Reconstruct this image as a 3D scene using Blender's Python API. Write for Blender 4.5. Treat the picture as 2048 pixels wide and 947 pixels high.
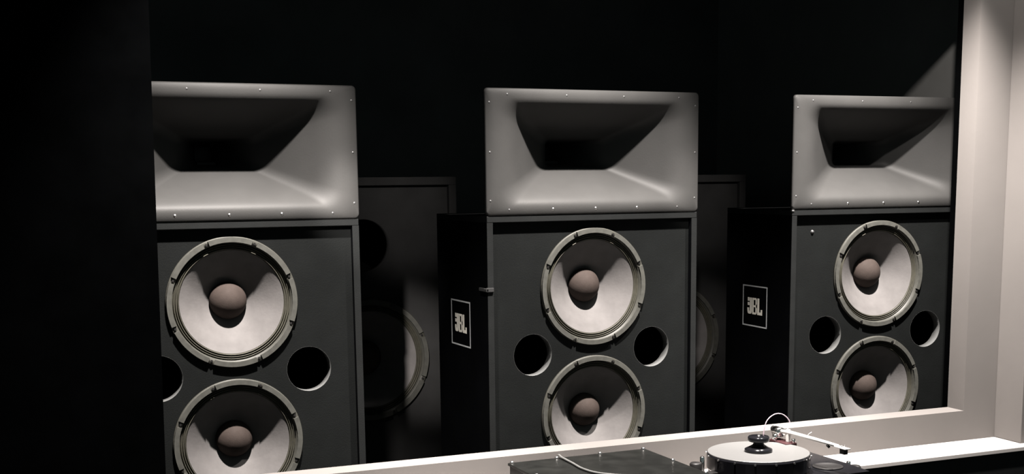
import bpy, bmesh, math, random
from mathutils import Vector, Matrix
random.seed(4)
for o in list(bpy.data.objects): bpy.data.objects.remove(o)
S = bpy.context.scene
COL = S.collection
PI = math.pi

# ------------------------------------------------------------------ camera
cam = bpy.data.cameras.new('camera'); co = bpy.data.objects.new('camera', cam); COL.objects.link(co)
YAW, PITCH, ROLL = -0.4425, 0.1563, -0.0087
cyw, syw = math.cos(YAW), math.sin(YAW)
r0 = Vector((cyw, syw, 0)); f0 = Vector((-syw, cyw, 0)); u0 = Vector((0, 0, 1))
f1 = f0 * math.cos(PITCH) - u0 * math.sin(PITCH); u1 = u0 * math.cos(PITCH) + f0 * math.sin(PITCH)
r2 = r0 * math.cos(ROLL) + u1 * math.sin(ROLL); u2 = u1 * math.cos(ROLL) - r0 * math.sin(ROLL)
m = Matrix((r2, u2, -f1)).transposed().to_4x4(); m.translation = Vector((-1.9436, -3.6748, 1.3312))
co.matrix_world = m
cam.sensor_fit = 'HORIZONTAL'; cam.sensor_width = 36.0
cam.lens = 2564.56 * 36 / 2048
cam.shift_x = (1024 - 1080.95) / 2048; cam.shift_y = (762.0 - 473.5) / 2048
cam.clip_start = 0.05
S.camera = co

# ------------------------------------------------------------------ world, lights, exposure
w = bpy.data.worlds.new('world'); S.world = w; w.use_nodes = True
bg = w.node_tree.nodes['Background']; bg.inputs[0].default_value = (0.80, 1.0, 1.0, 1); bg.inputs[1].default_value = 0.12
vs = S.view_settings
vs.view_transform = 'Standard'; vs.look = 'None'; vs.gamma = 1.0; vs.use_curve_mapping = False; vs.exposure = 0.0
SPOTS = [  # position, aim, watts, cone in degrees
    ((-1.08, -0.66, 2.56), (-1.14, -0.21, 0.60), 1330, 62),
    ((-0.04, -0.70, 2.56), (-0.04, -0.23, 0.60), 1330, 62),
    ((0.80, -0.74, 2.56), (1.00, -0.25, 0.60), 1380, 64),
    ((0.40, -1.20, 2.77), (1.50, -0.10, 1.78), 125, 50),
    ((-1.57, -1.50, 2.20), (-0.30, 0.93, 0.68), 780, 10),  # added helper beam through the left gap, for the bright sliver
    ((-0.58, -1.50, 2.20), (1.02, 0.93, 0.68), 230, 9),  # added helper beam through the right gap, for the faint crescent
    ((-0.90, -1.50, 2.40), (-0.33, 0.92, 1.24), 180, 12),  # added helper beam brightening the left subwoofer's upper front
    ((0.08, -1.50, 2.40), (0.95, 0.92, 1.25), 150, 12),  # added helper beam brightening the right subwoofer's upper front
]
for p0, p1, e, cone_deg in SPOTS:
    l = bpy.data.lights.new('ceiling_and_added_spot', 'SPOT'); l.energy = e; l.color = (1.0, 0.93, 0.88)
    l.spot_size = math.radians(cone_deg); l.spot_blend = 1.0; l.shadow_soft_size = 0.025
    lo = bpy.data.objects.new('ceiling_and_added_spot', l); COL.objects.link(lo)
    lo.location = p0; lo.rotation_euler = (Vector(p1) - Vector(p0)).to_track_quat('-Z', 'Y').to_euler()

# ------------------------------------------------------------------ materials
ALB = 0.55                                # every paint and plastic, under correspondingly strong lamps
def mat(name, col, rough=0.5, metal=0.0, noise=0.0, nscale=40.0, bump=0.0, bscale=200.0, spec=0.5, col2=None, aniso=None):
    if metal < 0.5: col = tuple(c * ALB for c in col); spec *= ALB
    mt = bpy.data.materials.new(name); mt.use_nodes = True
    nt = mt.node_tree; b = nt.nodes['Principled BSDF']
    b.inputs['Roughness'].default_value = rough; b.inputs['Metallic'].default_value = metal
    b.inputs['Specular IOR Level'].default_value = spec
    b.inputs['Base Color'].default_value = (*col, 1)
    tc = nt.nodes.new('ShaderNodeTexCoord')
    if noise > 0:
        n = nt.nodes.new('ShaderNodeTexNoise'); n.inputs['Scale'].default_value = nscale; n.inputs['Detail'].default_value = 6
        nt.links.new(tc.outputs['Object'], n.inputs['Vector'])
        rp = nt.nodes.new('ShaderNodeValToRGB'); nt.links.new(n.outputs['Fac'], rp.inputs['Fac'])
        a = col2 or tuple(c * (1 - noise) for c in col)
        c1 = tuple(min(1, c * (1 + noise)) for c in col)
        rp.color_ramp.elements[0].position = 0.3; rp.color_ramp.elements[1].position = 0.7
        rp.color_ramp.elements[0].color = (*a, 1); rp.color_ramp.elements[1].color = (*c1, 1)
        nt.links.new(rp.outputs['Color'], b.inputs['Base Color'])
    if bump > 0:
        n2 = nt.nodes.new('ShaderNodeTexNoise'); n2.inputs['Scale'].default_value = bscale; n2.inputs['Detail'].default_value = 4
        nt.links.new(tc.outputs['Object'], n2.inputs['Vector'])
        bp = nt.nodes.new('ShaderNodeBump'); bp.inputs['Strength'].default_value = bump; bp.inputs['Distance'].default_value = 0.002
        nt.links.new(n2.outputs['Fac'], bp.inputs['Height']); nt.links.new(bp.outputs['Normal'], b.inputs['Normal'])
    return mt
M = {
 'white': mat('warm_white_paint', (0.215, 0.200, 0.190), 0.6, noise=0.03, nscale=6, bump=0.05, bscale=60, spec=0.3),
 'shelf': mat('white_laminate', (0.60, 0.57, 0.55), 0.4, noise=0.02, nscale=8),
 'black_wall': mat('black_felt', (0.0011, 0.0012, 0.0013), 1.0, noise=0.25, nscale=9, spec=0.0),
 'back_wall': mat('dark_back_wall', (0.20, 0.21, 0.21), 0.9, noise=0.15, nscale=4, spec=0.05),
 'bay_wall': mat('dark_grey_paint', (0.27, 0.27, 0.26), 0.8, noise=0.08, nscale=5, spec=0.2),
 'floor': mat('dark_floor', (0.02, 0.018, 0.016), 0.7, noise=0.2, nscale=12),
 'baffle': mat('charcoal_baffle_paint', (0.0072, 0.0081, 0.0080), 0.7, noise=0.12, nscale=14, bump=0.25, bscale=320, spec=0.12),
 'sub_box': mat('black_subwoofer_paint', (0.038, 0.038, 0.038), 0.75, noise=0.12, nscale=12, spec=0.1),  # even base colour, lightened so the dim subwoofers show
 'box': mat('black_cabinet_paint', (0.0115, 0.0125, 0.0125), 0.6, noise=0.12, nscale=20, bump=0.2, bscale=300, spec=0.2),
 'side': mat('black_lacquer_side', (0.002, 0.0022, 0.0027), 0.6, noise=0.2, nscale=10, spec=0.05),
 'inner': mat('unlined_black_interior', (0.003, 0.003, 0.003), 0.95, noise=0.1, spec=0.0),
 'horn': mat('grey_moulded_horn', (0.056, 0.0555, 0.054), 0.52, noise=0.06, nscale=10, bump=0.08, bscale=180, spec=0.20),
 'frame': mat('cast_frame_grey', (0.06, 0.059, 0.050), 0.5, noise=0.12, nscale=40, spec=0.4),
 'gasket': mat('olive_grey_gasket', (0.078, 0.078, 0.069), 0.7, noise=0.15, nscale=60, spec=0.3),
 'surround': mat('doped_cloth_surround', (0.07, 0.067, 0.052), 0.5, noise=0.12, nscale=60, spec=0.4),
 'cone': mat('grey_paper_cone', (0.16, 0.152, 0.149), 0.6, noise=0.10, nscale=22, bump=0.15, bscale=120, spec=0.06),
 'cap': mat('brown_grey_dust_cap', (0.056, 0.044, 0.039), 0.7, noise=0.1, nscale=50, bump=0.15, bscale=260, spec=0.08),
 'port': mat('grey_port_edge', (0.11, 0.112, 0.11), 0.7, noise=0.1, nscale=40),
 'screw': mat('dark_screw_steel', (0.07, 0.07, 0.07), 0.5, metal=0.6, noise=0.1),
 'bright_screw': mat('bright_screw_steel', (0.5, 0.49, 0.48), 0.3, metal=1.0, noise=0.05),
 'logo': mat('logo_cream_print', (0.95, 0.92, 0.82), 0.6, noise=0.03),
 'logo_line': mat('logo_silver_line', (0.58, 0.60, 0.61), 0.5, noise=0.03),
 'chrome': mat('chrome', (0.8, 0.79, 0.77), 0.15, metal=1.0, noise=0.03),
 'silver': mat('satin_silver', (1.0, 0.97, 0.93), 0.35, metal=0.0, noise=0.04),
 'gloss_black': mat('gloss_black_acrylic', (0.010, 0.010, 0.012), 0.15, noise=0.1, spec=0.5),
 'matt_black': mat('matt_black_metal', (0.014, 0.013, 0.013), 0.5, noise=0.15),
 'slab': mat('smoked_black_top', (0.014, 0.0145, 0.0135), 0.28, noise=0.35, nscale=16, spec=0.4),
 'wine': mat('dark_wine_block', (0.05, 0.018, 0.02), 0.4, noise=0.1),
 'cable': mat('grey_cable_jacket', (0.16, 0.16, 0.155), 0.35, noise=0.1),
 'pink_wire': mat('pale_lilac_wire', (0.62, 0.48, 0.55), 0.45, noise=0.05),
}
# turned (concentric) platter metal
def platter_mat():
    mt = mat('turned_aluminium', (0.15, 0.15, 0.148), 0.42, metal=0.5, spec=0.5)
    nt = mt.node_tree; b = nt.nodes['Principled BSDF']; tc = nt.nodes.new('ShaderNodeTexCoord')
    wv = nt.nodes.new('ShaderNodeTexWave'); wv.wave_type = 'RINGS'; wv.rings_direction = 'Z'; wv.inputs['Scale'].default_value = 160
    wv.inputs['Distortion'].default_value = 0.6
    nt.links.new(tc.outputs['Object'], wv.inputs['Vector'])
    bp = nt.nodes.new('ShaderNodeBump'); bp.inputs['Strength'].default_value = 0.25; bp.inputs['Distance'].default_value = 0.001
    nt.links.new(wv.outputs['Fac'], bp.inputs['Height']); nt.links.new(bp.outputs['Normal'], b.inputs['Normal'])
    return mt
M['platter'] = platter_mat()

# ------------------------------------------------------------------ helpers
def obj(name, bm, material, parent=None, smooth=False, loc=None, rot=None):
    bmesh.ops.recalc_face_normals(bm, faces=bm.faces[:])
    me = bpy.data.meshes.new(name); bm.to_mesh(me); bm.free()
    me.materials.append(M[material])
    if smooth:
        for p in me.polygons: p.use_smooth = True
    o = bpy.data.objects.new(name, me); COL.objects.link(o)
    if parent: o.parent = parent
    if loc: o.location = loc
    if rot: o.rotation_euler = rot
    return o
def empty(name, loc=(0, 0, 0), rz=0.0):
    o = bpy.data.objects.new(name, None); COL.objects.link(o); o.empty_display_size = 0.1
    o.location = loc; o.rotation_euler = (0, 0, rz); return o
def tag(o, label, cat, group=None):
    o['label'] = label; o['category'] = cat
    if group: o['group'] = group
    return o
def struct(o, label=None, cat=None):
    o['kind'] = 'structure'
    if label: o['label'] = label
    if cat: o['category'] = cat
    return o
def box(bm, x0, x1, y0, y1, z0, z1, bev=0.0):
    g = bmesh.ops.create_cube(bm, size=1)
    vs_ = g['verts']
    for v in vs_:
        v.co = Vector((x0 + (v.co.x + .5) * (x1 - x0), y0 + (v.co.y + .5) * (y1 - y0), z0 + (v.co.z + .5) * (z1 - z0)))
    if bev > 0:
        es = set(e for v in vs_ for e in v.link_edges)
        bmesh.ops.bevel(bm, geom=list(es), offset=bev, segments=2, affect='EDGES', profile=0.5)
def boxobj(name, dims, material, parent=None, bev=0.0):
    bm = bmesh.new(); box(bm, *dims, bev=bev); return obj(name, bm, material, parent)
def lathe(bm, prof, seg=64, axis='Y', a0=0.0, a1=2 * PI, centre=(0, 0, 0), closed=False):
    """prof: [(radius, height)]; about Y (height = y) or Z (height = z)."""
    full = abs(a1 - a0 - 2 * PI) < 1e-6
    n = seg if full else seg + 1
    rows = []
    pr = prof
    for k in range(n):
        a = a0 + (a1 - a0) * k / seg
        row = []
        for r, h in pr:
            if axis == 'Y': p = (r * math.cos(a), h, r * math.sin(a))
            else: p = (r * math.cos(a), r * math.sin(a), h)
            row.append(bm.verts.new(Vector(p) + Vector(centre)))
        rows.append(row)
    for k in range(seg):
        A = rows[k]; B = rows[(k + 1) % n]
        L = len(pr)
        for j in range(L if closed else L - 1):
            j2 = (j + 1) % L
            try: bm.faces.new((A[j], A[j2], B[j2], B[j]))
            except ValueError: pass
    if closed and not full:
        bm.faces.new(rows[0]); bm.faces.new(rows[-1])
    bmesh.ops.remove_doubles(bm, verts=bm.verts[:], dist=1e-6)
def tube(bm, pts, r, seg=8):
    pts = [Vector(p) for p in pts]; rings = []
    for i, p in enumerate(pts):
        d = (pts[min(i + 1, len(pts) - 1)] - pts[max(i - 1, 0)]).normalized()
        ref = Vector((0, 0, 1)) if abs(d.z) < 0.9 else Vector((1, 0, 0))
        a = d.cross(ref).normalized(); b = d.cross(a)
        rr = r[i] if isinstance(r, (list, tuple)) else r
        rings.append([bm.verts.new(p + (a * math.cos(2 * PI * k / seg) + b * math.sin(2 * PI * k / seg)) * rr) for k in range(seg)])
    for A, B in zip(rings, rings[1:]):
        for k in range(seg): bm.faces.new((A[k], A[(k + 1) % seg], B[(k + 1) % seg], B[k]))
    bm.faces.new(rings[0]); bm.faces.new(rings[-1])
def cyl(bm, p0, p1, r, seg=24): tube(bm, [p0, p1], r, seg)
def spline(pts, n=10):
    pts = [Vector(p) for p in pts]; out = []
    for i in range(len(pts) - 1):
        p0 = pts[max(i - 1, 0)]; p1 = pts[i]; p2 = pts[i + 1]; p3 = pts[min(i + 2, len(pts) - 1)]
        for k in range(n):
            t = k / n
            out.append(0.5 * ((2 * p1) + (p2 - p0) * t + (2 * p0 - 5 * p1 + 4 * p2 - p3) * t * t + (3 * p1 - p0 - 3 * p2 + p3) * t ** 3))
    out.append(pts[-1]); return out
def children(o): return [c for c in bpy.data.objects if c.parent == o]
def copy_tree(o, parent=None):
    c = o.copy(); COL.objects.link(c); c.parent = parent
    for ch in children(o): copy_tree(ch, c)
    return c
def plate_with_holes(x0, x1, z0, z1, holes, y, th):
    """flat panel in XZ at y..y+th with round holes [(cx, cz, r)]"""
    bm = bmesh.new(); edges = []
    def loop(ps):
        vs_ = [bm.verts.new((p[0], y, p[1])) for p in ps]
        for a, b in zip(vs_, vs_[1:] + vs_[:1]): edges.append(bm.edges.new((a, b)))
    loop([(x0, z0), (x1, z0), (x1, z1), (x0, z1)])
    for cx, cz, r in holes:
        loop([(cx + r * math.cos(2 * PI * k / 64), cz + r * math.sin(2 * PI * k / 64)) for k in range(64)])
    bmesh.ops.triangle_fill(bm, edges=edges, use_beauty=True)
    g = bmesh.ops.extrude_face_region(bm, geom=bm.faces[:])
    for v in g['geom']:
        if isinstance(v, bmesh.types.BMVert): v.co.y += th
    return bm

# ------------------------------------------------------------------ the setting
WX, WY, WA = 1.274, -0.25, -0.035        # right rear corner of the opening; the wall is turned by 2 degrees
def walltf(o):
    mt = Matrix.Translation((WX, WY, 0)) @ Matrix.Rotation(WA, 4, 'Z')
    o.data.transform(mt); return o
SILL, SHELF, LINTEL, XL = 0.522, 0.417, 2.15, -2.80
WT = 0.083                                # wall thickness, front face at local y = -WT
CH = 0.140                                # niche corner to the right of the opening
bm = bmesh.new(); box(bm, -3.4, 0.0, -WT, 0, 0, SILL)
struct(walltf(obj('wall_front', bm, 'white')), 'pale grey-white wall below the sill of the wide opening', 'wall')
bm = bmesh.new(); box(bm, 0, CH + 0.6, -WT, 0, 0, 2.9)
struct(walltf(obj('wall_right', bm, 'white')), 'pale grey-white jamb wall at the right of the opening', 'wall')
bm = bmesh.new(); box(bm, -3.4, 0.0, -WT, 0, LINTEL, 2.9)
struct(walltf(obj('trim_1', bm, 'white')), 'lintel over the wide opening, above the picture', 'lintel')
bm = bmesh.new(); box(bm, -3.4, -0.34, -WT, 0, 2.02, LINTEL - .0005, .004)  # unseen box added to keep lamp light off the subwoofers
struct(walltf(obj('trim_light_block', bm, 'white')), 'pale added light-blocking box under the lintel, stopping short of the jamb, above the picture', 'trim')
bm = bmesh.new(); box(bm, 0.003, 0.05, 0.0, 0.030, 0, 2.9)
struct(walltf(obj('trim_2', bm, 'black_wall')), 'narrow black strip behind the right edge of the opening', 'trim')
bm = bmesh.new(); box(bm, CH, CH + 0.028, -WT - 0.128, -WT, SHELF, 2.9, 0.003)
struct(walltf(obj('trim_3', bm, 'white')), 'pale projecting cheek board standing at the right end of the shelf', 'trim')
bm = bmesh.new(); box(bm, CH + 0.028, CH + 0.6, -WT - 0.11, -WT, 0, 2.9)
struct(walltf(obj('trim_4', bm, 'white')), 'pale wall face to the right of the cheek board', 'wall')
bm = bmesh.new(); box(bm, -3.0, 3.0, 1.75, 1.80, 0, 2.9)
struct(obj('wall_back', bm, 'back_wall'), 'black back wall of the loudspeaker bay', 'wall')
bm = bmesh.new(); box(bm, 1.60, 1.65, -0.23, 1.75, 0, 2.9)
struct(obj('wall_side', bm, 'bay_wall'), 'dark grey inner side wall of the loudspeaker bay, lit in one triangle', 'wall')
# black pier at the left of the opening (its edge leans a little)
bm = bmesh.new()
pv = [bm.verts.new(p) for p in ((-1.436, -.28, 0), (-1.436, 0.0, 0), (-3.4, 0.0, 0), (-3.4, -.28, 0),
                                (-1.385, -.28, 2.9), (-1.385, 0.0, 2.9), (-3.4, 0.0, 2.9), (-3.4, -.28, 2.9))]
for q in ((0, 1, 2, 3), (7, 6, 5, 4), (0, 4, 5, 1), (1, 5, 6, 2), (2, 6, 7, 3), (3, 7, 4, 0)): bm.faces.new([pv[i] for i in q])
struct(obj('wall_left', bm, 'black_wall'), 'black covered wall section filling the left of the picture', 'wall')
struct(boxobj('floor', (-4, 3, -5, 1.8, -0.05, 0.0), 'floor'), 'dark floor, below the picture', 'floor')
struct(boxobj('ceiling', (-4, 3, -0.3, 1.8, 2.9, 2.95), 'black_wall'), 'black ceiling of the loudspeaker bay, above the picture', 'ceiling')

# ------------------------------------------------------------------ woofer (a part of a cabinet), its pieces sub-parts
RW = 0.191
def make_woofer(parent, loc, sc=1.0):
    bm = bmesh.new()
    lathe(bm, [(RW, 0.0), (RW, -0.0055), (RW - .002, -0.007), (0.1725, -0.007), (0.1705, 0.008), (0.165, 0.016), (0.165, 0.022), (0.185, 0.022), (0.185, 0)], 96, closed=True)
    fr = obj('woofer', bm, 'frame', parent, True, loc); fr.scale = (sc, sc, sc)
    seg = bmesh.new(); gap = math.radians(2.6)
    lathe(seg, [(0.1735, -0.007), (0.1745, -0.0125), (0.1885, -0.0125), (0.1895, -0.007)], 10, a0=gap, a1=PI / 4 - gap, closed=True)
    g0 = obj('gasket_segment', seg, 'gasket', fr)
    b = bmesh.new(); cyl(b, (0.181, -0.0105, 0), (0.181, -0.005, 0), 0.0034, 10)
    b0 = obj('bolt', b, 'matt_black', fr)
    off = PI / 8
    for k in range(8):
        gs, bo = (g0, b0) if k == 0 else (g0.copy(), b0.copy())
        if k: COL.objects.link(gs); COL.objects.link(bo)
        gs.rotation_euler = bo.rotation_euler = (0, off + k * PI / 4, 0)
    pr = [(0.1725, 0.004)]
    for i in range(41):
        t = i / 40; r = 0.170 - t * 0.0185
        pr.append((r, 0.0064 - 0.0060 * math.sin(t * 3 * PI) ** 2 * (1 if t < .98 else 0)))
    bm = bmesh.new(); lathe(bm, pr, 96); obj('surround', bm, 'surround', fr, True)
    pr = []
    for i in range(15):
        t = i / 14; r = 0.1515 - t * 0.098
        pr.append((r, 0.0045 + 0.072 * (t * 0.92 + 0.08 * t * t)))
    bm = bmesh.new(); lathe(bm, pr, 96); obj('cone', bm, 'cone', fr, True)
    pr = []; th = math.radians(78)
    for i in range(12):
        a = (i / 11) * th; pr.append((0.0545 * math.sin(a) / math.sin(th), 0.022 + 0.0545 / math.sin(th) * (1 - math.cos(a)) * 0.95))
    pr.append((0.0545, 0.082))
    bm = bmesh.new(); lathe(bm, pr, 48); obj('dust_cap', bm, 'cap', fr, True)
    bm = bmesh.new(); lathe(bm, [(0.168, 0.02), (0.13, 0.085), (0.075, 0.105), (0.075, 0.150), (0.001, 0.150)], 40); obj('magnet_housing', bm, 'matt_black', fr, True)
    return fr

# ------------------------------------------------------------------ logo (flat print on the cabinet's side)
def poly(bm, pts, th):
    a = [bm.verts.new((x, 0, z)) for x, z in pts]; b = [bm.verts.new((x, -th, z)) for x, z in pts]
    bm.faces.new(a); bm.faces.new(b[::-1])
    for i in range(len(pts)): j = (i + 1) % len(pts); bm.faces.new((a[i], a[j], b[j], b[i]))
def rect(bm, x0, x1, z0, z1, th): poly(bm, [(x0, z0), (x1, z0), (x1, z1), (x0, z1)], th)
def make_logo(parent, loc):
    W_, H_ = 0.165, 0.150; t = 0.0045
    bm = bmesh.new()
    for a in ((-W_/2, W_/2, H_/2 - t, H_/2), (-W_/2, W_/2, -H_/2, -H_/2 + t), (-W_/2, -W_/2 + t, -H_/2 + t, H_/2 - t), (W_/2 - t, W_/2, -H_/2 + t, H_/2 - t)):
        rect(bm, *a, 0.001)
    lp = obj('logo_frame', bm, 'logo_line', parent, loc=loc, rot=(0, 0, -PI / 2)); lp['label'] = 'thin silver square outline on the black cabinet side'
    h = 0.030; th = 0.001
    bm = bmesh.new()                                   # J with its notched left side
    rect(bm, -0.033, -0.020, -h + .011, h, th)         # stem
    poly(bm, [(-0.050, -h + .012), (-0.047, -h + .003), (-0.042, -h), (-0.028, -h), (-0.022, -h + .003), (-0.020, -h + .011), (-0.033, -h + .011), (-0.0365, -h + .0095), (-0.039, -h + .012), (-0.039, -h + .022), (-0.050, -h + .022)], th)
    rect(bm, -0.048, -0.0365, h - .013, h, th); rect(bm, -0.048, -0.0365, h - .029, h - .018, th)
    l1 = obj('letter', bm, 'logo', lp); l1['label'] = 'cream letter J'
    bm = bmesh.new()                                   # B
    rect(bm, -0.016, -0.008, -h, h, th)
    for z0, z1 in ((h - .007, h), (-.0035, .0035), (-h, -h + .007)): rect(bm, -0.008, 0.008, z0, z1, th)
    poly(bm, [(0.0055, .0035), (0.008, .0035), (0.013, .008), (0.013, h - .005), (0.008, h), (0.0055, h - .007)], th)
    poly(bm, [(0.0055, -h + .007), (0.008, -h), (0.0135, -h + .005), (0.0135, -.008), (0.008, -.0035), (0.0055, -.0035)], th)
    l2 = obj('letter', bm, 'logo', lp); l2['label'] = 'cream letter B'
    bm = bmesh.new()                                   # L with turned-up foot
    rect(bm, 0.018, 0.030, -h, h, th); rect(bm, 0.030, 0.050, -h, -h + .010, th); rect(bm, 0.041, 0.050, -h + .010, -h + .020, th)
    l3 = obj('letter', bm, 'logo', lp); l3['label'] = 'cream letter L'
    return lp

# ------------------------------------------------------------------ bass cabinet
CW, CHT, CD = 0.762, 1.219, 0.435
Z1, Z2, ZP, XP, RP = 0.9851, 0.5688, 0.7743, 0.219, 0.067
def make_bass():
    root = empty('bass_cabinet'); H = CW / 2
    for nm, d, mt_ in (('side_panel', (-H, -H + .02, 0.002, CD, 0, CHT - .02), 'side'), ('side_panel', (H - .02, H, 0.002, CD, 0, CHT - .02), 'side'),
                  ('top_panel', (-H, H, 0.0, CD, CHT - .02, CHT), 'box'), ('bottom_panel', (-H + .02, H - .02, 0.0, CD, 0, .02), 'box'),
                  ('back_panel', (-H + .02, H - .02, CD - .02, CD, .02, CHT - .02), 'box')):
        boxobj(nm, d, mt_, root, 0.0018)
    for s in (-1, 1):
        boxobj('front_edge', (min(s * H, s * (H - .02)), max(s * H, s * (H - .02)), 0.0, 0.002, 0, CHT - .02), 'box', root)
    bm = plate_with_holes(-H + .02, H - .02, .02, CHT - .02, [(0, Z1, .178), (0, Z2, .178), (-XP, ZP, RP + .0005), (XP, ZP, RP + .0005)], 0.02, 0.030)
    obj('baffle', bm, 'baffle', root)
    for s in (-1, 1):
        bm = bmesh.new(); lathe(bm, [(RP, .0202), (RP, .055), (RP + .0004, .055), (RP + .0004, .0200)], 64, closed=True)
        obj('port', bm, 'port', root, True, (s * XP, 0, ZP))
    for z in (Z1, Z2): make_woofer(root, (0, .02, z))
    # black felt lining behind the ports
    boxobj('inner_lining', (-H + .021, H - .021, 0.24, 0.26, .021, CHT - .021), 'inner', root)
    make_logo(root, (-H - .0002, 0.230, 0.866))
    return root
bass = make_bass()
PL = [(-1.157, 0.0559, -0.0146), (0.0, 0.0, 0.0), (1.1349, -0.0404, -0.0526)]
bass.location = (PL[1][0], PL[1][1], 0)
tag(bass, 'black two-woofer bass cabinet standing in the middle, between its two twins', 'speaker', 'bass cabinets in the front row')
bl = copy_tree(bass); bl.location = (PL[0][0], PL[0][1], 0); bl.rotation_euler.z = PL[0][2]
bl['label'] = 'black two-woofer bass cabinet next to the black wall, leftmost of three'
br = copy_tree(bass); br.location = (PL[2][0], PL[2][1], 0); br.rotation_euler.z = PL[2][2]
br['label'] = 'black two-woofer bass cabinet beside the pale jamb, rightmost of three'
# little latch on the middle cabinet's left front edge, screw on the right cabinet's baffle
bm = bmesh.new(); box(bm, -0.389, -0.380, -0.006, 0.055, 0.985, 0.996, .002); box(bm, -0.388, -0.362, -0.006, 0.001, 0.984, 0.998, .002)
obj('latch', bm, 'sub_box', bass)
bm = bmesh.new(); lathe(bm, [(0.0001, .014), (.005, .015), (.007, .020)], 16); obj('screw', bm, 'screw', br, True, (-0.284, 0, 1.141))
bm = bmesh.new(); box(bm, -0.383, -0.372, -0.003, 0.010, 1.211, 1.2195, .003); obj('corner_glint', bm, 'bright_screw', br)  # bright chip modelled in place of a glint on the cabinet corner

# ------------------------------------------------------------------ horn
HH, HZ = 0.3849 - .0047, CHT + .0046
def rrect(a, b, r, n=10):
    """rounded rectangle outline, half sizes a, b, radius r; fixed point count"""
    pts = []
    ns, nt_ = 14, 10
    cs = [((a - r), (b - r), 0), (-(a - r), (b - r), PI / 2), (-(a - r), -(b - r), PI), ((a - r), -(b - r), 3 * PI / 2)]
    for i, (cx, cz, a0) in enumerate(cs):
        for k in range(n + 1):
            t = a0 + PI / 2 * k / n; pts.append((cx + r * math.cos(t), cz + r * math.sin(t)))
        cx2, cz2, a2 = cs[(i + 1) % 4]
        p = pts[-1]; q = (cx2 + r * math.cos(a2), cz2 + r * math.sin(a2)); cnt = ns if i % 2 == 0 else nt_
        for k in range(1, cnt): pts.append((p[0] + (q[0] - p[0]) * k / cnt, p[1] + (q[1] - p[1]) * k / cnt))
    return pts
def bez(p0, p1, p2, p3, t):
    u = 1 - t; return tuple(u**3 * a + 3*u*u*t * b + 3*u*t*t * c + t**3 * d for a, b, c, d in zip(p0, p1, p2, p3))
def make_horn():
    root = empty('horn_loudspeaker'); H = CW / 2 - .001
    zc = HH / 2
    secs = []                                          # (a, b, r, y)
    secs.append((H, HH / 2, .010, 0.010)); secs.append((H, HH / 2, .010, 0.002)); secs.append((H - .002, HH / 2 - .002, .009, 0.0))
    a1, b1 = 0.350, 0.168; a0, b0 = 0.120, 0.050; D = 0.160
    N = 22
    for i in range(N + 1):
        t = i / N
        wv, y = bez((1.0, 0.0), (0.72, 0.0), (0.60, 0.42), (0.0, 1.0), t)
        ww, y2 = bez((1.0, 0.0), (0.74, 0.0), (0.60, 0.36), (0.0, 1.0), t)
        a = a0 + (a1 - a0) * wv; b = b0 + (b1 - b0) * ww
        secs.append((a, b, 0.026 + 0.030 * (1 - t), D * (y + y2) / 2))
    for t in (0.12, 0.35, 0.7, 1.0):
        secs.append((a0 - (a0 - .026) * t ** .6, b0 - 0.022 * t, 0.020 - .003 * t, D + 0.24 * t))
    bm = bmesh.new(); rows = []
    for a, b, r, y in secs: rows.append([bm.verts.new((x, y, z + zc)) for x, z in rrect(a, b, r)])
    n = len(rows[0])
    for A, B in zip(rows, rows[1:]):
        for k in range(n): bm.faces.new((A[k], A[(k + 1) % n], B[(k + 1) % n], B[k]))
    o = obj('horn_flare', bm, 'horn', root, True)
    md = o.modifiers.new('shell', 'SOLIDIFY'); md.thickness = 0.004; md.offset = 1.0
    # compression driver behind the throat
    bm = bmesh.new(); lathe(bm, [(.001, .386), (.05, .386), (.058, .392), (.075, .40), (.08, .41), (.08, .455), (.07, .465), (.001, .465)], 40)
    obj('compression_driver', bm, 'matt_black', root, True, (0, 0, zc))
    bm = bmesh.new(); box(bm, -.03, .03, .33, .36, 0, zc - .02, .003); obj('support_bracket', bm, 'matt_black', root)
    bm = bmesh.new(); lathe(bm, [(.0001, -.0052), (.0030, -.0048), (.0052, -.0025), (.0058, 0.002)], 16)
    s0 = obj('screw', bm, 'screw', root, True)
    bm = bmesh.new(); lathe(bm, [(.0001, -.0062), (.0035, -.0056), (.0060, -.003), (.0066, 0.002)], 16)
    s1 = obj('screw', bm, 'bright_screw', root, True)
    pos = [(x, HH - .015, s0) for x in (-.308, -.104, .101, .306)] + [(x, zz, s0) for x in (-.369, .369) for zz in (HH - .040, HH / 2, .042)]
    pos += [(x, .014, s1 if abs(x) < .2 else s0) for x in (-.306, -.154, -.002, .150, .302)]
    used = set()
    for x, z, s in pos:
        q = s
        if s.name in used: q = s.copy(); COL.objects.link(q)
        used.add(s.name)
        q.location = (x, 0.0005, z)
    return root
horn = make_horn(); horn.location = (PL[1][0], PL[1][1], HZ)
tag(horn, 'grey rectangular horn on top of the middle bass cabinet, whole mouth in view', 'horn speaker', 'horns on the bass cabinets')
hl = copy_tree(horn); hl.location = (PL[0][0], PL[0][1], HZ); hl.rotation_euler.z = PL[0][2]
hl['label'] = 'grey rectangular horn partly cut off by the black wall on the left'
hr = copy_tree(horn); hr.location = (PL[2][0], PL[2][1], HZ); hr.rotation_euler.z = PL[2][2]
hr['label'] = 'grey rectangular horn beside the pale jamb, under the lit triangle'

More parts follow.
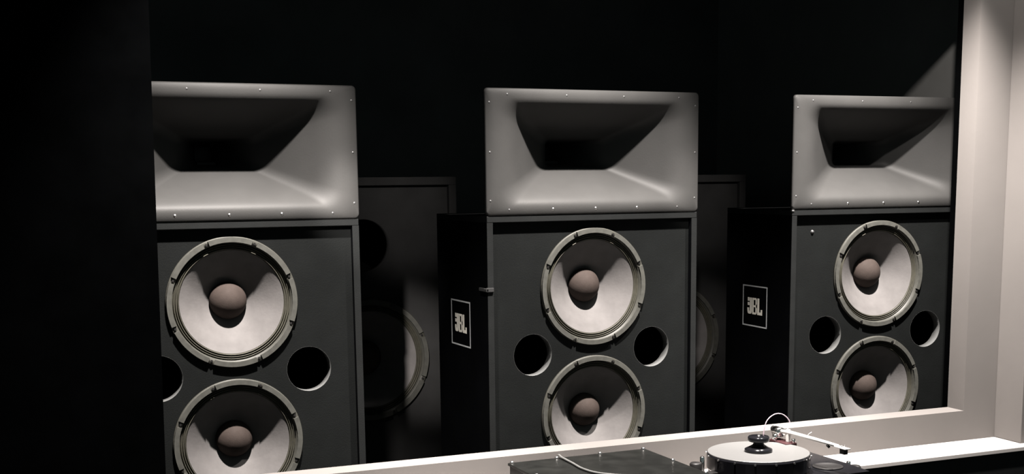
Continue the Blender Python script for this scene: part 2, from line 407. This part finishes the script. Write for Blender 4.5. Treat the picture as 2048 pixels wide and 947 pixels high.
# ------------------------------------------------------------------ subwoofers behind
def make_sub():
    root = empty('subwoofer_cabinet'); H = 0.35; T = 1.343; D = 0.62; e = .030
    for nm, d in (('side_panel', (-H, -H + e, 0, D, 0, T - e)), ('side_panel', (H - e, H, 0, D, 0, T - e)), ('top_panel', (-H, H, 0, D, T - e, T)),
                  ('bottom_panel', (-H + e, H - e, 0, D, 0, e)), ('back_panel', (-H + e, H - e, D - e, D, e, T - e))):
        boxobj(nm, d, 'sub_box', root, 0.002)
    sc = 0.46 / (2 * RW)
    bm = plate_with_holes(-H + e, H - e, e, T - e, [(0, .665, .178 * sc), (-.015, 1.092, .100)], 0.02, 0.03)
    obj('baffle', bm, 'sub_box', root)
    bm = bmesh.new(); lathe(bm, [(.098, .0200), (.098, .070), (.0998, .070), (.0998, .0200)], 64, closed=True)
    obj('port', bm, 'sub_box', root, True, (-.015, 0, 1.092))
    make_woofer(root, (0, .02, .665), sc)
    boxobj('inner_lining', (-H + e + .001, H - e - .001, 0.36, 0.38, e + .001, T - e - .001), 'inner', root)
    return root
sub = make_sub(); sub.location = (-0.472, 0.90, 0)
tag(sub, 'dark subwoofer cabinet in shadow behind, between the left and middle bass cabinets', 'subwoofer', 'subwoofers behind the front row')
sr = copy_tree(sub); sr.location = (0.842, 0.90, 0)
sr['label'] = 'dark subwoofer cabinet in shadow behind, between the middle and right bass cabinets'

# ------------------------------------------------------------------ shelf, base, stand
bm = bmesh.new(); box(bm, -2.2, CH + 0.20, -WT - .175, -WT - .0005, SHELF - .014, SHELF, .0015)
tag(walltf(obj('wall_shelf', bm, 'shelf')), 'long white shelf board running below the sill of the opening', 'shelf')
ub = empty('base_cabinet', (0, 0, 0)); tag(ub, 'black low cabinet under the white shelf', 'cabinet')
bm = bmesh.new(); box(bm, -2.2, CH - .005, -WT - .150, -WT - .001, 0.0, SHELF - .0145); walltf(obj('carcass', bm, 'matt_black', ub))
for k in range(4):
    x1 = CH - .006 - k * 0.58
    bm = bmesh.new(); box(bm, x1 - .575, x1, -WT - .168, -WT - .1505, 0.06, SHELF - .017, .0015); walltf(obj('door_panel', bm, 'box', ub))
st = empty('equipment_stand', (0.03, -0.78, 0)); tag(st, 'black equipment stand carrying the turntable and the screwed black case', 'stand')
bm = bmesh.new(); box(bm, -.60, .52, -.27, .235, .385, .4165, .003); obj('stand_top', bm, 'matt_black', st)
for sx in (-.56, .48):
    for sy in (-.23, .195):
        bm = bmesh.new(); box(bm, sx - .02, sx + .02, sy - .02, sy + .02, 0, .385); obj('leg', bm, 'matt_black', st)

# ------------------------------------------------------------------ screwed black case on the stand
ZT = 0.4175
ca = empty('component_case', (-0.253, -0.55, ZT)); tag(ca, 'flat black component case with bright screws along its top edges', 'amplifier')
HZc = 0.520 - ZT
ca.rotation_euler.z = -0.02
bm = bmesh.new(); box(bm, -.222, .222, -.20, .193, 0.006, HZc - .008, .003); obj('body', bm, 'matt_black', ca)
bm = bmesh.new(); box(bm, -.226, .226, -.204, .197, HZc - .008, HZc, .0015); obj('top_plate', bm, 'slab', ca)
for sx in (-.19, .19):
    for sy in (-.17, .16):
        bm = bmesh.new(); cyl(bm, (sx, sy, 0), (sx, sy, .006), .018, 20); obj('foot', bm, 'matt_black', ca)
bm = bmesh.new(); lathe(bm, [(.006, 0), (.006, .003), (.0045, .0055), (.0001, .0062)], 14, 'Z'); sc0 = obj('screw', bm, 'bright_screw', ca, True)
pp = [(x, .190) for x in (-.215, -.072, .070, .217)] + [(x, y) for x in (-.217, .217) for y in (.012, -.170)] + [(x, -.195) for x in (-.072, .070)]
for i, (x, y) in enumerate(pp):
    s = sc0 if i == 0 else sc0.copy()
    if i: COL.objects.link(s)
    s.location = (x, y, HZc)
bm = bmesh.new()
tube(bm, spline([(-.305, -.336, .425), (-.307, -.336, .505), (-.312, -.352, .5270), (-.314, -.380, .5255), (-.318, -.454, .5245), (-.325, -.531, .5245), (-.312, -.60, .5245), (-.26, -.66, .5245), (-.18, -.70, .5245)], 10), .0035, 8)
tag(obj('signal_cable', bm, 'cable', None, True), 'thin grey cable curling over the black case top', 'cable')

# ------------------------------------------------------------------ turntable
PX, PY, PZ, PR = 0.260, -0.548, 0.519, 0.1545
tt = empty('turntable', (PX, PY, ZT)); tag(tt, 'black turntable with turned silver platter and long pale tonearm', 'turntable')
def T(bm): 
    bmesh.ops.translate(bm, verts=bm.verts[:], vec=(-PX, -PY, -ZT)); return bm
bm = bmesh.new()
pl = [(PX - .10, PY + .12), (PX + .14, PY + .143), (PX + .300, PY + .143), (PX + .300, PY - .05), (PX + .29, PY - .16), (PX - .02, PY - .16), (PX - .10, PY - .10)]
a = [bm.verts.new((x, y, .436)) for x, y in pl]; b = [bm.verts.new((x, y, .460)) for x, y in pl]
bm.faces.new(a); bm.faces.new(b)
for i in range(len(pl)): j = (i + 1) % len(pl); bm.faces.new((a[i], a[j], b[j], b[i]))
obj('plinth', T(bm), 'gloss_black', tt)
for x, y in ((PX - .06, PY + .08), (PX + .26, PY + .10), (PX + .25, PY - .12), (PX - .04, PY - .11)):
    bm = bmesh.new(); lathe(bm, [(.001, ZT + .0005), (.022, ZT + .0005), (.024, ZT + .006), (.018, .436), (.001, .436)], 24, 'Z', centre=(x, y, 0)); obj('foot', T(bm), 'matt_black', tt, True)
bm = bmesh.new(); lathe(bm, [(.001, .465), (PR - .012, .465), (PR - .004, .468), (PR, .472), (PR, .512), (PR - .002, .5155), (PR - .0045, .5165), (.001, .5165)], 96, 'Z', centre=(PX, PY, 0))
plt = obj('platter', T(bm), 'gloss_black', tt)
bm = bmesh.new(); lathe(bm, [(.001, 0.0), (PR - .003, 0.0), (PR - .003, .002), (PR - .004, .0025), (.001, .0025)], 96, 'Z')
obj('platter_top', bm, 'platter', plt, False, (0, 0, .5165 - ZT))
bm = bmesh.new(); cyl(bm, (0, 0, 0), (0, 0, .003), .0032, 10); st0 = obj('rim_stud', bm, 'bright_screw', plt)
for k in range(16):
    s = st0 if k == 0 else st0.copy()
    if k: COL.objects.link(s)
    an = 2 * PI * (k + .3) / 16
    s.location = (math.cos(an) * PR, math.sin(an) * PR, .511 - ZT); s.rotation_euler = (PI / 2, 0, an + PI / 2)
# suspension towers, chrome post with black knob
def tower(name_, x, y, z0, z1, dx):
    bm = bmesh.new(); lathe(bm, [(.001, z0), (.007, z0), (.007, z1 - .002), (.005, z1), (.001, z1)], 20, 'Z', centre=(x, y, 0)); t_ = obj('tower_post', T(bm), 'chrome', tt, True)
    bm = bmesh.new(); lathe(bm, [(.001, z0 - .012), (.017, z0 - .012), (.018, z0 - .008), (.018, z1 - .020), (.015, z1 - .016), (.001, z1 - .016)], 24, 'Z', centre=(x + dx, y, 0)); obj('tower_foot', T(bm), 'matt_black', tt, True)
tower('l', .060, -.55, .470, .524, -.022)
tower('r', .574, -.58, .430, .463, .026)
bm = bmesh.new(); box(bm, .045, .165, -.565, -.535, .462, .474, .002); obj('outrigger', T(bm), 'matt_black', tt)
bm = bmesh.new(); lathe(bm, [(.001, .460), (.046, .460), (.046, .4635), (.042, .4645), (.040, .4625), (.001, .4625)], 48, 'Z', centre=(.475, -.605, 0)); obj('armboard_ring', T(bm), 'matt_black', tt, True)
# tonearm
ta = empty('tonearm'); ta.parent = tt
AX, AY, AZ = .418, -.480, .546
def sub_(name_, bm, m_, smooth=True): return obj(name_, T(bm), m_, ta, smooth)
bm = bmesh.new(); cyl(bm, (AX, AY, .460), (AX, AY, .520), .011, 20); sub_('pillar', bm, 'chrome')
bm = bmesh.new(); box(bm, AX - .030, AX + .012, AY - .030, AY + .060, .512, .522, .002); sub_('base_block', bm, 'wine', False)
bm = bmesh.new(); cyl(bm, (AX - .020, AY + .040, .522), (AX - .020, AY + .040, .540), .009, 16); sub_('adjuster', bm, 'chrome')
bm = bmesh.new(); cyl(bm, (AX + .004, AY - .022, .522), (AX + .004, AY - .022, .533), .006, 16); sub_('adjuster', bm, 'chrome')
bm = bmesh.new(); box(bm, AX - .005, AX + .005, AY - .006, AY + .006, .520, .560, .0015); sub_('bearing_yoke', bm, 'silver', False)
bm = bmesh.new(); cyl(bm, (AX - .003, AY + .030, .545), (AX - .005, AY + .062, .546), .015, 24); sub_('counterweight', bm, 'chrome')
bm = bmesh.new(); cyl(bm, (AX - .004, AY + .058, .550), (AX - .006, AY + .074, .551), .009, 16); sub_('counterweight_cap', bm, 'matt_black')
bm = bmesh.new(); tube(bm, [(AX - .003, AY + .035, .548), (AX, AY, .551), (AX + .014, AY - .12, .548), (AX + .022, AY - .215, .545)], [.0065, .0065, .0055, .0048], 14); sub_('arm_tube', bm, 'silver')
bm = bmesh.new(); box(bm, AX + .014, AX + .034, AY - .258, AY - .205, .541, .5445, .001); sub_('headshell', bm, 'silver', False)
bm = bmesh.new(); box(bm, AX + .017, AX + .031, AY - .250, AY - .228, .525, .541, .0015); sub_('cartridge', bm, 'matt_black', False)
bm = bmesh.new(); cyl(bm, (AX + .019, AY - .236, .5445), (AX + .019, AY - .236, .551), .002, 8); cyl(bm, (AX + .029, AY - .236, .5445), (AX + .029, AY - .236, .551), .002, 8); sub_('cartridge_screw', bm, 'bright_screw')
bm = bmesh.new(); cyl(bm, (AX + .016, AY - .170, .541), (AX + .020, AY - .178, .534), .004, 10); sub_('damper', bm, 'matt_black')
bm = bmesh.new(); tube(bm, [(AX + .008, AY - .080, .549), (AX + .012, AY - .088, .560), (AX + .017, AY - .094, .566)], .0012, 6); sub_('finger_lift', bm, 'silver')
bm = bmesh.new()
tube(bm, spline([(.338, -.46, .52), (.343, -.46, .570), (.358, -.46, .596), (.386, -.46, .6085), (.415, -.46, .602), (.436, -.462, .578), (AX + .004, AY + .012, .552)], 8), .0016, 6)
sub_('lead_wire', bm, 'pink_wire')
# record clamp standing on the platter
bm = bmesh.new()
lathe(bm, [(.001, 0), (.040, 0), (.042, .004), (.041, .008), (.030, .013), (.018, .020), (.015, .026), (.016, .031)], 40, 'Z')
rc = empty('record_clamp', (PX, PY, .5195)); tag(rc, 'black waisted record clamp standing on the silver platter', 'record clamp')
obj('clamp_base', bm, 'gloss_black', rc, True)
bm = bmesh.new(); lathe(bm, [(.016, .030), (.030, .031), (.0325, .034), (.0325, .043), (.030, .046), (.010, .047), (.001, .047)], 40, 'Z'); obj('clamp_knob', bm, 'gloss_black', rc, True)
bm = bmesh.new(); lathe(bm, [(.005, .046), (.005, .049), (.001, .050)], 12, 'Z'); obj('clamp_stud', bm, 'bright_screw', rc, True)
